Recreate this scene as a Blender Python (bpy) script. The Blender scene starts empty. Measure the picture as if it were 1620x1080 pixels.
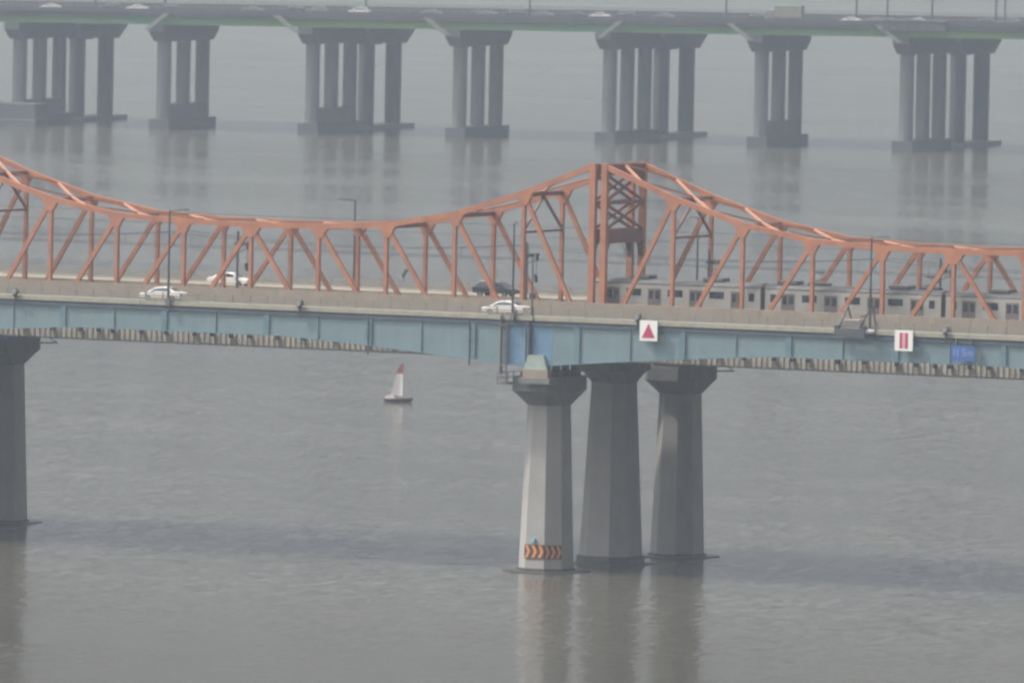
import bpy, math, random
from mathutils import Vector, Matrix
R = math.radians
random.seed(7)
S = bpy.context.scene
COL = S.collection

# ---------------------------------------------------------------- camera
CAMLOC = Vector((559.59, -1173.45, 82.798))
yaw, pitch, roll = -0.45157, -0.0462, 0.020086
F_PX = 20211.0
fw = Vector((math.sin(yaw)*math.cos(pitch), math.cos(yaw)*math.cos(pitch), math.sin(pitch)))
rt = Vector((math.cos(yaw), -math.sin(yaw), 0)); up = rt.cross(fw)
rt2 = rt*math.cos(roll) + up*math.sin(roll)
up2 = -rt*math.sin(roll) + up*math.cos(roll)
camd = bpy.data.cameras.new('camera'); cam = bpy.data.objects.new('camera', camd); COL.objects.link(cam)
cam.matrix_world = Matrix(((rt2.x, up2.x, -fw.x, CAMLOC.x), (rt2.y, up2.y, -fw.y, CAMLOC.y), (rt2.z, up2.z, -fw.z, CAMLOC.z), (0, 0, 0, 1)))
camd.sensor_width = 36; camd.lens = F_PX/1620*36
camd.clip_start = 5; camd.clip_end = 40000
camd.dof.use_dof = True; camd.dof.focus_distance = 420; camd.dof.aperture_fstop = 4.0
S.camera = cam

# ---------------------------------------------------------------- sky, sun, exposure
EL, AZ = R(52), R(66)           # azimuth measured from -Y towards -X
SUN = Vector((-math.sin(AZ)*math.cos(EL), -math.cos(AZ)*math.cos(EL), math.sin(EL)))
W = bpy.data.worlds.new('World'); S.world = W; W.use_nodes = True
nt = W.node_tree; bg = nt.nodes['Background']
sky = nt.nodes.new('ShaderNodeTexSky'); sky.sky_type = 'NISHITA'; sky.sun_disc = False
sky.sun_elevation = EL; sky.sun_rotation = math.atan2(SUN.x, SUN.y)
sky.altitude = 0; sky.air_density = 1.0; sky.dust_density = 9.0; sky.ozone_density = 1.0
hs = nt.nodes.new('ShaderNodeHueSaturation'); hs.inputs['Saturation'].default_value = 0.12
nt.links.new(sky.outputs[0], hs.inputs['Color']); nt.links.new(hs.outputs[0], bg.inputs[0]); bg.inputs[1].default_value = 0.15
sl = bpy.data.lights.new('sun', 'SUN'); sl.energy = 2.0; sl.angle = R(2.0); sl.color = (1.0, 0.9, 0.78)
so = bpy.data.objects.new('sun', sl); COL.objects.link(so)
so.rotation_euler = (-SUN).to_track_quat('-Z', 'Y').to_euler()
so.location = (0, 0, 300)
S.view_settings.view_transform = 'Standard'; S.view_settings.look = 'None'
S.view_settings.gamma = 1; S.view_settings.use_curve_mapping = False
S.view_settings.exposure = 0.68
S.cycles.volume_bounces = 1
S.cycles.max_bounces = 6

# ---------------------------------------------------------------- materials
MATS = {}
def mat(name, col, rough=0.6, metal=0.0, var=0.12, scale=0.6, stretch=(1, 1, 1), bump=0.0, spec=0.5, stain=None, emit=None):
    col = tuple(c*0.72 for c in col)
    m = bpy.data.materials.new(name); m.use_nodes = True
    n = m.node_tree.nodes; l = m.node_tree.links; b = n['Principled BSDF']
    b.inputs['Roughness'].default_value = rough; b.inputs['Metallic'].default_value = metal
    b.inputs['Specular IOR Level'].default_value = spec
    tc = n.new('ShaderNodeNewGeometry'); mp = n.new('ShaderNodeMapping'); mp.inputs['Scale'].default_value = stretch
    l.new(tc.outputs['Position'], mp.inputs['Vector'])
    nz = n.new('ShaderNodeTexNoise'); nz.inputs['Scale'].default_value = scale; nz.inputs['Detail'].default_value = 6
    nz.inputs['Roughness'].default_value = 0.65
    l.new(mp.outputs[0], nz.inputs['Vector'])
    cr = n.new('ShaderNodeValToRGB'); cr.color_ramp.elements[0].position = 0.3; cr.color_ramp.elements[1].position = 0.7
    d = Vector(col)*(1-var*1.3); e = Vector(col)*(1+var)
    cr.color_ramp.elements[0].color = (*d, 1); cr.color_ramp.elements[1].color = (*e, 1)
    l.new(nz.outputs['Fac'], cr.inputs[0])
    out = cr.outputs[0]
    if stain:
        scol, amt, ss = stain
        nz2 = n.new('ShaderNodeTexNoise'); nz2.inputs['Scale'].default_value = 1.0; nz2.inputs['Detail'].default_value = 4
        mp2 = n.new('ShaderNodeMapping'); mp2.inputs['Scale'].default_value = ss
        l.new(tc.outputs['Position'], mp2.inputs['Vector']); l.new(mp2.outputs[0], nz2.inputs['Vector'])
        mr = n.new('ShaderNodeMapRange'); mr.inputs[1].default_value = 0.48; mr.inputs[2].default_value = 0.75
        mr.inputs[3].default_value = 0; mr.inputs[4].default_value = amt
        l.new(nz2.outputs['Fac'], mr.inputs[0])
        mx = n.new('ShaderNodeMix'); mx.data_type = 'RGBA'
        l.new(mr.outputs[0], mx.inputs[0]); l.new(out, mx.inputs[6]); mx.inputs[7].default_value = (*scol, 1)
        out = mx.outputs[2]
    l.new(out, b.inputs['Base Color'])
    if bump:
        bp = n.new('ShaderNodeBump'); bp.inputs['Strength'].default_value = bump; bp.inputs['Distance'].default_value = 0.05
        l.new(nz.outputs['Fac'], bp.inputs['Height']); l.new(bp.outputs[0], b.inputs['Normal'])
    MATS[name] = m
    return m
ORANGE = mat('orange_paint', (0.46, 0.18, 0.09), 0.5, var=0.18, scale=0.7, stain=((0.22, 0.10, 0.07), 0.5, (0.5, 0.5, 0.25)))
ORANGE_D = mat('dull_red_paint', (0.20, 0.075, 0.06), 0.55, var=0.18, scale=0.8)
PALE_OR = mat('pale_orange_paint', (0.56, 0.26, 0.16), 0.5, var=0.12, scale=0.9)  # lighter orange for the lateral braces
BLUE = mat('pale_blue_paint', (0.19, 0.275, 0.30), 0.45, var=0.10, scale=0.25, stain=((0.16, 0.24, 0.27), 0.6, (1.2, 1.2, 0.12)))
BLUE2 = mat('fresh_blue_paint', (0.16, 0.29, 0.43), 0.45, var=0.15, scale=0.6, stain=((0.06, 0.14, 0.28), 0.7, (1.5, 1.5, 0.15)))
BLUE_S = mat('splice_blue_paint', (0.13, 0.23, 0.27), 0.5, var=0.15, scale=0.8)
FLANGE_SHADE = mat('flange_shade_paint', (0.09, 0.12, 0.16), 0.6, var=0.2, scale=0.8)  # dark tone paints overhang shade onto the top flange
CURB = mat('pale_curb_concrete', (0.37, 0.36, 0.29), 0.8, var=0.14, scale=1.2, stain=((0.3, 0.24, 0.18), 0.5, (0.35, 1, 1)))
SLAB = mat('deck_concrete', (0.30, 0.28, 0.24), 0.85, var=0.12, scale=0.6)
ROAD = mat('worn_road_surface', (0.27, 0.235, 0.18), 0.9, var=0.10, scale=0.25, stretch=(0.15, 1, 1), stain=((0.19, 0.17, 0.145), 0.6, (0.05, 1.2, 1)))
BARR = mat('tan_barrier_concrete', (0.32, 0.27, 0.21), 0.85, var=0.12, scale=0.8, stain=((0.22, 0.19, 0.16), 0.5, (1.0, 1.0, 0.3)))
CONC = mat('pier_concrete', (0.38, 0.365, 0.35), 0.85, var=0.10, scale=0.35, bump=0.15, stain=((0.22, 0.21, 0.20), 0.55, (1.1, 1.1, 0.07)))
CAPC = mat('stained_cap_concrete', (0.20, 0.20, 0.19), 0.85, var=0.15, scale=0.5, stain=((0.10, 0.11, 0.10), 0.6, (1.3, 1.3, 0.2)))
WETC = mat('wet_waterline_concrete', (0.075, 0.07, 0.06), 0.5, var=0.25, scale=1.0)
STEEL = mat('grey_steel', (0.17, 0.17, 0.165), 0.5, var=0.15, scale=2)
DSTEEL = mat('dark_steel', (0.045, 0.05, 0.06), 0.5, var=0.2, scale=2)
RAILP = mat('tan_railing_paint', (0.27, 0.245, 0.21), 0.6, var=0.12, scale=1)
STRIP = mat('grey_fascia', (0.72, 0.68, 0.60), 0.8, var=0.14, scale=0.8, stain=((0.2, 0.18, 0.16), 0.5, (1.5, 1, 0.5)))
DARK = mat('black_opening', (0.03, 0.03, 0.035), 0.9, var=0.2, scale=1)
TRACK = mat('track_slab', (0.22, 0.20, 0.17), 0.9, var=0.15, scale=0.8)
WHITE = mat('white_paint', (0.95, 0.95, 0.9), 0.4, var=0.03, scale=1)
SIGNR = mat('sign_red', (0.55, 0.03, 0.11), 0.5, var=0.04, scale=1)
SIGNP = mat('sign_pink', (0.72, 0.45, 0.50), 0.5, var=0.04, scale=1)
SIGNB = mat('sign_blue', (0.05, 0.13, 0.42), 0.5, var=0.06, scale=1)
SIGNL = mat('sign_pale_blue', (0.24, 0.36, 0.62), 0.5, var=0.05, scale=1)
TRAIN = mat('brushed_train_metal', (0.52, 0.51, 0.47), 0.42, 0.35, var=0.06, scale=0.6, stretch=(0.2, 1, 3))
TROOF = mat('train_roof_grey', (0.14, 0.14, 0.14), 0.7, var=0.2, scale=1.2)
TDOOR = mat('train_door', (0.19, 0.155, 0.15), 0.5, var=0.08, scale=2)
GLASS = mat('dark_glass', (0.02, 0.03, 0.04), 0.12, var=0.05, scale=1, spec=0.8)
RUBBER = mat('rubber', (0.02, 0.02, 0.02), 0.8, var=0.1, scale=3)
CARW = mat('car_white', (0.85, 0.83, 0.78), 0.25, var=0.02, scale=1)
CARS_ = mat('car_silver', (0.18, 0.18, 0.18), 0.4, 0.2, var=0.03, scale=1)
CARD = mat('car_dark', (0.03, 0.04, 0.045), 0.3, var=0.05, scale=1)
CARB = mat('car_blue', (0.07, 0.12, 0.16), 0.3, var=0.05, scale=1)
CARR = mat('car_red', (0.35, 0.04, 0.03), 0.3, var=0.05, scale=1)
LAMPG = mat('headlight_glass', (0.7, 0.7, 0.68), 0.1, var=0.02, scale=1)
CHEVO = mat('chevron_orange', (0.80, 0.28, 0.04), 0.5, var=0.08, scale=2)
CHEVD = mat('chevron_black', (0.04, 0.035, 0.03), 0.6, var=0.1, scale=2)
LBLUE = mat('light_blue_box', (0.25, 0.55, 0.78), 0.5, var=0.05, scale=2)
PEDG = mat('pale_green_pedestal', (0.37, 0.44, 0.40), 0.7, var=0.16, scale=1.2)
LADD = mat('rusty_ladder', (0.24, 0.19, 0.16), 0.7, var=0.2, scale=2)
SAILW = mat('sail_cloth', (1.0, 0.96, 0.90), 0.7, var=0.03, scale=1)
SAILR = mat('sail_red', (0.50, 0.14, 0.13), 0.7, var=0.03, scale=1)
HULL = mat('dark_hull', (0.11, 0.075, 0.09), 0.5, var=0.1, scale=1)
HULLP = mat('pale_deck_cover', (0.50, 0.42, 0.43), 0.5, var=0.05, scale=1)
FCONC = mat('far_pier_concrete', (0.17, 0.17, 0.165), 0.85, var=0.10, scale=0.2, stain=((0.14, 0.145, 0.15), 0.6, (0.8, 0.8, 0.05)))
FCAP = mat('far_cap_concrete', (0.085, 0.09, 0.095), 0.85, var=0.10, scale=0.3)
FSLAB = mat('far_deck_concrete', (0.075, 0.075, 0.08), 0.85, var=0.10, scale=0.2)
FGREEN = mat('green_girder_paint', (0.15, 0.31, 0.05), 0.6, var=0.16, scale=0.06, stain=((0.08, 0.21, 0.15), 0.8, (0.03, 0.03, 0.1)))
FBRACE = mat('pale_bracket', (0.22, 0.225, 0.21), 0.8, var=0.08, scale=0.3)
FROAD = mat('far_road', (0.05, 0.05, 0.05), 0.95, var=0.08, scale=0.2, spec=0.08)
REDB = mat('red_barge', (0.14, 0.06, 0.06), 0.7, var=0.15, scale=0.3)

# water
def water_mat():
    m = bpy.data.materials.new('river_water'); m.use_nodes = True
    n = m.node_tree.nodes; l = m.node_tree.links; b = n['Principled BSDF']
    b.inputs['Base Color'].default_value = (0.064, 0.059, 0.045, 1); b.inputs['IOR'].default_value = 1.333
    g = n.new('ShaderNodeNewGeometry')
    def noise(sc, det, st, rough=0.6, rot=0.0, dist=0.0):
        mp = n.new('ShaderNodeMapping'); mp.inputs['Scale'].default_value = st; mp.inputs['Rotation'].default_value = (0, 0, rot)
        l.new(g.outputs['Position'], mp.inputs['Vector'])
        z = n.new('ShaderNodeTexNoise'); z.inputs['Scale'].default_value = sc; z.inputs['Detail'].default_value = det
        z.inputs['Roughness'].default_value = rough; z.inputs['Distortion'].default_value = dist
        l.new(mp.outputs[0], z.inputs['Vector']); return z.outputs['Fac']
    def math_(op, a, b_):
        k = n.new('ShaderNodeMath'); k.operation = op
        for i, v in enumerate((a, b_)):
            if isinstance(v, (int, float)): k.inputs[i].default_value = v
            else: l.new(v, k.inputs[i])
        return k.outputs[0]
    def mrange(v, a, b_, c, d):
        k = n.new('ShaderNodeMapRange'); l.new(v, k.inputs[0])
        for i, x in enumerate((a, b_, c, d)): k.inputs[i+1].default_value = x
        return k.outputs[0]
    ROT = -yaw
    # wind patches, long across the line of the wind
    patch = noise(0.012, 5, (0.35, 1.0, 1), 0.55, ROT, 0.8)
    patch2 = noise(0.05, 4, (0.4, 1.0, 1), 0.6, ROT, 0.5)
    wind = mrange(math_('ADD', math_('MULTIPLY', patch, 0.7), math_('MULTIPLY', patch2, 0.3)), 0.40, 0.60, 0.0, 1.0)
    # wave slopes taken straight from noise vectors (river chop, 1 to 8 m long)
    def slope(sc, det, st, amp, rough=0.6):
        mp = n.new('ShaderNodeMapping'); mp.inputs['Scale'].default_value = st; mp.inputs['Rotation'].default_value = (0, 0, ROT)
        l.new(g.outputs['Position'], mp.inputs['Vector'])
        z = n.new('ShaderNodeTexNoise'); z.inputs['Scale'].default_value = sc; z.inputs['Detail'].default_value = det
        z.inputs['Roughness'].default_value = rough; l.new(mp.outputs[0], z.inputs['Vector'])
        v = n.new('ShaderNodeVectorMath'); v.operation = 'SUBTRACT'; l.new(z.outputs['Color'], v.inputs[0]); v.inputs[1].default_value = (0.5, 0.5, 0.5)
        k = n.new('ShaderNodeVectorMath'); k.operation = 'SCALE'; l.new(v.outputs[0], k.inputs[0]); k.inputs['Scale'].default_value = amp
        return k.outputs[0]
    def vadd(a, b_):
        k = n.new('ShaderNodeVectorMath'); k.operation = 'ADD'; l.new(a, k.inputs[0]); l.new(b_, k.inputs[1]); return k.outputs[0]
    sl1 = vadd(slope(1.5, 2, (1.0, 0.33, 1), 0.40), vadd(slope(0.6, 3, (1.0, 0.36, 1), 0.22), slope(0.05, 3, (0.8, 0.8, 1), 0.06)))
    ks = n.new('ShaderNodeVectorMath'); ks.operation = 'SCALE'; l.new(sl1, ks.inputs[0]); l.new(mrange(wind, 0, 1, 0.16, 0.95), ks.inputs['Scale'])
    fl = n.new('ShaderNodeVectorMath'); fl.operation = 'MULTIPLY'; l.new(ks.outputs[0], fl.inputs[0]); fl.inputs[1].default_value = (1, 1, 0)
    un = n.new('ShaderNodeVectorMath'); un.operation = 'ADD'; l.new(fl.outputs[0], un.inputs[0]); un.inputs[1].default_value = (0, 0, 1)
    nn = n.new('ShaderNodeVectorMath'); nn.operation = 'NORMALIZE'; l.new(un.outputs[0], nn.inputs[0])
    l.new(nn.outputs[0], b.inputs['Normal'])
    l.new(mrange(wind, 0, 1, 0.12, 0.17), b.inputs['Roughness'])
    return m
WATER = water_mat()

# ---------------------------------------------------------------- helpers
class MB:
    def __init__(s): s.v = []; s.f = []; s.m = []
    def add(s, vs, fs, mi=0):
        o = len(s.v); s.v += [tuple(v) for v in vs]; s.f += [tuple(i+o for i in f) for f in fs]; s.m += [mi]*len(fs); return s
    def box(s, x0, x1, y0, y1, z0, z1, mi=0):
        return s.add([(x0,y0,z0),(x1,y0,z0),(x1,y1,z0),(x0,y1,z0),(x0,y0,z1),(x1,y0,z1),(x1,y1,z1),(x0,y1,z1)],
                     [(0,3,2,1),(4,5,6,7),(0,1,5,4),(1,2,6,5),(2,3,7,6),(3,0,4,7)], mi)
    def beam(s, p, q, w, h, mi=0, upv=(0, 0, 1)):
        p = Vector(p); q = Vector(q); d = (q-p).normalized(); u = Vector(upv)
        if abs(d.dot(u)) > 0.99: u = Vector((0, 1, 0))
        sd = d.cross(u).normalized(); u = sd.cross(d).normalized()
        vs = []
        for c in (p, q):
            for a, b in ((-1,-1),(1,-1),(1,1),(-1,1)): vs.append(c + sd*(a*w/2) + u*(b*h/2))
        return s.add(vs, [(0,1,2,3),(7,6,5,4),(0,4,5,1),(1,5,6,2),(2,6,7,3),(3,7,4,0)], mi)
    def cyl(s, p, q, r0, r1=None, n=8, mi=0):
        r1 = r0 if r1 is None else r1
        p = Vector(p); q = Vector(q); d = (q-p).normalized(); u = Vector((0,0,1)) if abs(d.z) < 0.9 else Vector((0,1,0))
        a = d.cross(u).normalized(); b = a.cross(d).normalized()
        vs = [c + a*(r*math.cos(2*math.pi*i/n)) + b*(r*math.sin(2*math.pi*i/n)) for c, r in ((p, r0), (q, r1)) for i in range(n)]
        fs = [(i, (i+1) % n, n+(i+1) % n, n+i) for i in range(n)] + [tuple(range(n-1, -1, -1)), tuple(range(n, 2*n))]
        return s.add(vs, fs, mi)
    def prism(s, poly, y0, y1, mi=0):      # poly in x,z ; extruded along y
        n = len(poly); vs = [(x, y0, z) for x, z in poly] + [(x, y1, z) for x, z in poly]
        fs = [tuple(range(n)), tuple(range(2*n-1, n-1, -1))] + [(i, i+n, (i+1) % n + n, (i+1) % n) for i in range(n)]
        return s.add(vs, fs, mi)
    def loft(s, rings, mi=0):
        n = len(rings[0]); o = [v for r in rings for v in r]
        fs = [(k*n+i, k*n+(i+1) % n, (k+1)*n+(i+1) % n, (k+1)*n+i) for k in range(len(rings)-1) for i in range(n)]
        fs += [tuple(range(n-1, -1, -1)), tuple(range((len(rings)-1)*n, len(rings)*n))]
        return s.add(o, fs, mi)
    def obj(s, name, mats, parent=None, loc=None, bevel=0.0, smooth=False):
        me = bpy.data.meshes.new(name); me.from_pydata(s.v, [], s.f)
        if not isinstance(mats, (list, tuple)): mats = [mats]
        for m in mats: me.materials.append(m)
        me.polygons.foreach_set('material_index', s.m)
        me.validate(); me.update()
        import bmesh
        bm = bmesh.new(); bm.from_mesh(me); bmesh.ops.recalc_face_normals(bm, faces=bm.faces); bm.to_mesh(me); bm.free()
        if smooth: me.polygons.foreach_set('use_smooth', [True]*len(me.polygons))
        o = bpy.data.objects.new(name, me); COL.objects.link(o)
        if parent: o.parent = parent
        if loc: o.location = loc
        if bevel:
            md = o.modifiers.new('bevel', 'BEVEL'); md.width = bevel; md.segments = 2; md.limit_method = 'ANGLE'
        return o
def thing(name, label, cat, loc=(0, 0, 0), rz=0.0, group=None):
    o = bpy.data.objects.new(name, None); COL.objects.link(o); o.location = loc; o.rotation_euler = (0, 0, rz)
    o.empty_display_size = 0.5
    tag(o, label, cat, group); return o
def tag(o, label, cat, group=None):
    o['label'] = label; o['category'] = cat
    if group: o['group'] = group
    return o
def kids(o): return [c for c in bpy.data.objects if c.parent == o]
def dup(root, loc=None, rz=None, label=None, group=None, remat=None):
    r = root.copy(); COL.objects.link(r)
    if loc is not None: r.location = loc
    if rz is not None: r.rotation_euler = (0, 0, rz)
    if label: r['label'] = label
    if group: r['group'] = group
    def rec(src, dst):
        for ch in kids(src):
            c = ch.copy(); COL.objects.link(c); c.parent = dst
            if remat and c.data.materials and c.data.materials[0] in remat:
                c.data = c.data.copy(); c.data.materials[0] = remat[c.data.materials[0]]
            rec(ch, c)
    rec(root, r)
    return r
def octa(cx, cy, a, b, c, z):
    a /= 2; b /= 2
    return [(cx-a+c, cy-b, z), (cx+a-c, cy-b, z), (cx+a, cy-b+c, z), (cx+a, cy+b-c, z), (cx+a-c, cy+b, z), (cx-a+c, cy+b, z), (cx-a, cy+b-c, z), (cx-a, cy-b+c, z)]

# ---------------------------------------------------------------- water and haze
w = MB().add([(-9000, -3000, 0), (6000, -3000, 0), (6000, 11000, 0), (-9000, 11000, 0)], [(0, 1, 2, 3)]).obj('water', WATER)
w['kind'] = 'structure'
hz = MB().box(-9100, 6100, -3100, 11100, -1.5, 92).obj('haze', [])
hz['kind'] = 'stuff'
hm = bpy.data.materials.new('haze_air'); hm.use_nodes = True
n = hm.node_tree.nodes; n.remove(n['Principled BSDF'])
pv = n.new('ShaderNodeVolumePrincipled'); pv.inputs['Color'].default_value = (0.62, 0.72, 0.85, 1)
pv.inputs['Density'].default_value = 0.0001; pv.inputs['Anisotropy'].default_value = 0.3
hm.node_tree.links.new(pv.outputs[0], n['Material Output'].inputs['Volume'])
hz.data.materials.append(hm)

# wooded far bank beyond the water, out of the frame but mirrored in the far water
def far_bank():
    c0 = CAMLOC + Vector((fw.x, fw.y, 0)).normalized()*4450; c0.z = 0
    a = Vector((fw.y, -fw.x, 0)).normalized(); d = Vector((fw.x, fw.y, 0)).normalized()
    rr = random.Random(3); ph = [rr.uniform(0, 6.28) for _ in range(8)]
    NX, NY = 150, 14; vs = []
    for j in range(NY):
        for i in range(NX):
            u = (i/(NX-1)-0.5)*5200; v = j/(NY-1)*900
            crest = 66 + 12*math.sin(u/310+ph[0]) + 7*math.sin(u/130+ph[1]) + 3*math.sin(u/47+ph[2])
            z = crest*min(1.0, (v/330))**0.7 + (rr.uniform(-1.6, 1.6) if j else 0)
            if j == 0: z = -1.0
            p_ = c0 + a*u + d*(v + 25*math.sin(u/260+ph[3])); vs.append((p_.x, p_.y, min(z, 88)))
    fs = [(j*NX+i, j*NX+i+1, (j+1)*NX+i+1, (j+1)*NX+i) for j in range(NY-1) for i in range(NX-1)]
    o = MB().add(vs, fs).obj('hills', mat('wooded_bank', (0.07, 0.085, 0.06), 0.95, var=0.3, scale=0.03)); o['kind'] = 'structure'
far_bank()

# ================================================================ MAIN BRIDGE
P = 7.8; G = 0.65; SPAN = 10*P + 2*G       # 79.3
X0, X1 = -128.0, 112.0
ROADZ = 25.8; BARZ = 26.8
def soffit(x):
    d = abs(((x + SPAN/2) % SPAN) - SPAN/2)
    return 22.93 - 2.08*max(0.0, 1 - d/28)**1.2 if d < 28 else 22.93

def road_deck(name, label, y_out, y_in, g0, g1, face_out):
    """deck slab, haunched steel box girder, kerbs; y_out = outer edge, y_in = edge beside the railway"""
    t = thing(name, label, 'bridge deck')
    lo, hi = min(y_out, y_in), max(y_out, y_in); sg = 1 if y_out > y_in else -1
    MB().box(X0, X1, lo+0.4, hi, 25.38, ROADZ).obj('deck_slab', ROAD, t)
    # outer kerb in segments of 6 m
    x = X0; k0 = None
    while x < X1 - 0.1:
        a, b = sorted((y_out, y_out - sg*0.45))
        MB().box(x+0.015, x+5.985, a, b, 25.52, 25.95 + random.uniform(-0.01, 0.01)).obj('curb', CURB, t)
        x += 6.0
    # girder, panels between splices
    edges = [-6.2 + 11.7*i for i in range(-10, 11)]
    edges = [e for e in edges if X0 < e < X1]
    cuts = sorted(set([X0] + edges + [X1, -2.6, 2.7]))
    for a, b in zip(cuts[:-1], cuts[1:]):
        nseg = max(2, int((b-a)/1.3)); xs = [a+0.01+(b-a-0.02)*i/nseg for i in range(nseg+1)]
        poly = [(xx, soffit(xx)) for xx in xs] + [(xx, 25.36) for xx in reversed(xs)]
        m = MB(); n = len(poly); k = len(xs)
        vs = [(x_, g0, z) for x_, z in poly] + [(x_, g1, z) for x_, z in poly]
        fs = []
        for i in range(k-1):
            q = (i, i+1, n-2-i, n-1-i); fs.append(q); fs.append(tuple(j+n for j in reversed(q)))
        fs += [(i, i+n, (i+1) % n+n, (i+1) % n) for i in range(n)]
        m.add(vs, fs)
        fresh = (a >= -2.7 and b <= 2.8 and face_out < 0)
        m.obj('girder_panel', BLUE2 if fresh else BLUE, t)
    gf = g0 if face_out < 0 else g1
    for e in edges:
        for i, (xx, wd, pr) in enumerate(((e, 0.62, 0.16), (e+5.85, 0.16, 0.12))):
            if not X0 < xx < X1: continue
            z0 = soffit(xx)
            a, b = sorted((gf + face_out*0.004, gf + face_out*pr))
            if i == 0: MB().box(xx-wd/2, xx+wd/2, a, b, z0+0.05, 25.01).obj('splice_plate', BLUE_S, t)
            else: MB().box(xx-wd/2, xx+wd/2, a, b, z0+0.05, 25.01).obj('stiffener', BLUE, t)
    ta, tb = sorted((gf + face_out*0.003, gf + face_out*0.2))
    MB().box(X0, X1, ta, tb, 25.02, 25.37).obj('top_flange_shade', FLANGE_SHADE, t)  # top flange, coloured dark as the shadow band under the deck edge
    # bottom flange lip
    m = MB(); xs = [X0 + i*1.5 for i in range(int((X1-X0)/1.5)+1)]
    ya, yb = sorted((gf + face_out*0.003, gf + face_out*0.22))
    for a, b in zip(xs[:-1], xs[1:]):
        za, zb = soffit(a), soffit(b)
        m.add([(a,ya,za-0.05),(b,ya,zb-0.05),(b,yb,zb-0.05),(a,yb,za-0.05),(a,ya,za+0.04),(b,ya,zb+0.04),(b,yb,zb+0.04),(a,yb,za+0.04)],
              [(0,3,2,1),(4,5,6,7),(0,1,5,4),(2,3,7,6)])
    m.obj('bottom_flange', BLUE_S, t)
    # railing beside the water: posts and rails
    yr = y_out - sg*0.2
    pm = None; x = X0 + 0.5
    while x < X1:
        if pm is None:
            pm = MB().box(-0.06, 0.06, -0.05, 0.05, 0, 0.84).obj('railing_post', RAILP, t); pm.location = (x, yr, 26.0)
        else:
            c = pm.copy(); COL.objects.link(c); c.parent = t; c.location = (x, yr, 26.0)
        x += 2.0
    for z, hh in ((26.16, 0.24), (26.46, 0.12), (26.76, 0.08)):
        MB().box(X0, X1, yr-0.035, yr+0.035, z-hh/2, z+hh/2).obj('rail', RAILP, t)
    # painted lines
    mid = (lo+hi)/2
    m = MB()
    x = X0
    while x < X1: m.box(x, x+3, mid-0.08, mid+0.08, ROADZ, ROADZ+0.006); x += 8
    m.obj('lane_marking', WHITE, t)
    return t
NEAR = road_deck('road_deck', 'near road deck on a pale blue haunched steel girder, in front of the orange truss', -16.2, -6.1, -15.88, -7.5, -1)
FAR_ = road_deck('road_deck', 'far road deck on the other side of the railway truss', 26.4, 14.8, 16.0, 26.05, 1)
FAR_.location.z = 0.3

# railway viaduct body: barriers, track slab, ribbed fascia
def rail_deck():
    t = thing('railway_deck', 'railway deck between the two orange trusses with tan barriers and ribbed grey fascia', 'railway deck')
    MB().box(X0, X1, -4.0, 13.0, 24.9, 25.3).obj('track_slab', TRACK, t)
    for yb in (-4.17, 13.2):
        pm = None; x = X0
        while x < X1 - 1:
            if pm is None: pm = MB().box(0.012, 3.888, -0.13, 0.13, 0.0, (BARZ+0.18 if yb < 0 else 26.45)-24.9).obj('barrier_panel', BARR, t); pm.location = (x, yb, 24.9)
            else:
                c = pm.copy(); COL.objects.link(c); c.parent = t; c.location = (x, yb, 24.9)
            x += 3.9
    for y in (2.45-0.72, 2.45+0.72, 6.6-0.72, 6.6+0.72): MB().box(X0, X1, y-0.04, y+0.04, 25.3, 25.5).obj('track_rail', DSTEEL, t)
    for y in (-4.3, 13.33):
        s = -1 if y < 0 else 1
        x = X0
        while x < X1 - 1:
            MB().box(x+0.01, x+7.79, min(y, y+s*-0.15), max(y, y+s*-0.15), 21.14, 24.88).obj('fascia_panel', STRIP, t); x += 7.8
        ml = MB(); x = X0+0.3
        while x < X1:
            ml.box(x-0.07, x+0.07, min(y+s*0.002, y+s*0.08), max(y+s*0.002, y+s*0.08), 21.2, 24.6); x += 0.62
        r = ml.obj('fascia_rib', STRIP, t); r['kind'] = 'stuff'
        MB().box(X0, X1, min(y+s*0.002, y+s*0.34), max(y+s*0.002, y+s*0.34), 21.05, 21.2).obj('bottom_flange', STEEL, t)
    pm = None
    x = X0 + 1; rr = random.Random(4)
    while x < X1:
        if pm is None: pm = MB().box(-0.24, 0.24, 0, 0.16, 0, 0.42).obj('bracket', DARK, t); pm.location = (x, -4.56, 21.9)
        else:
            c = pm.copy(); COL.objects.link(c); c.parent = t; c.location = (x, -4.56, 21.9 + rr.uniform(-0.05, 0.05))
        x += rr.choice((1.7, 2.1, 2.9, 3.3, 3.6))
    return t
rail_deck()

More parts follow.
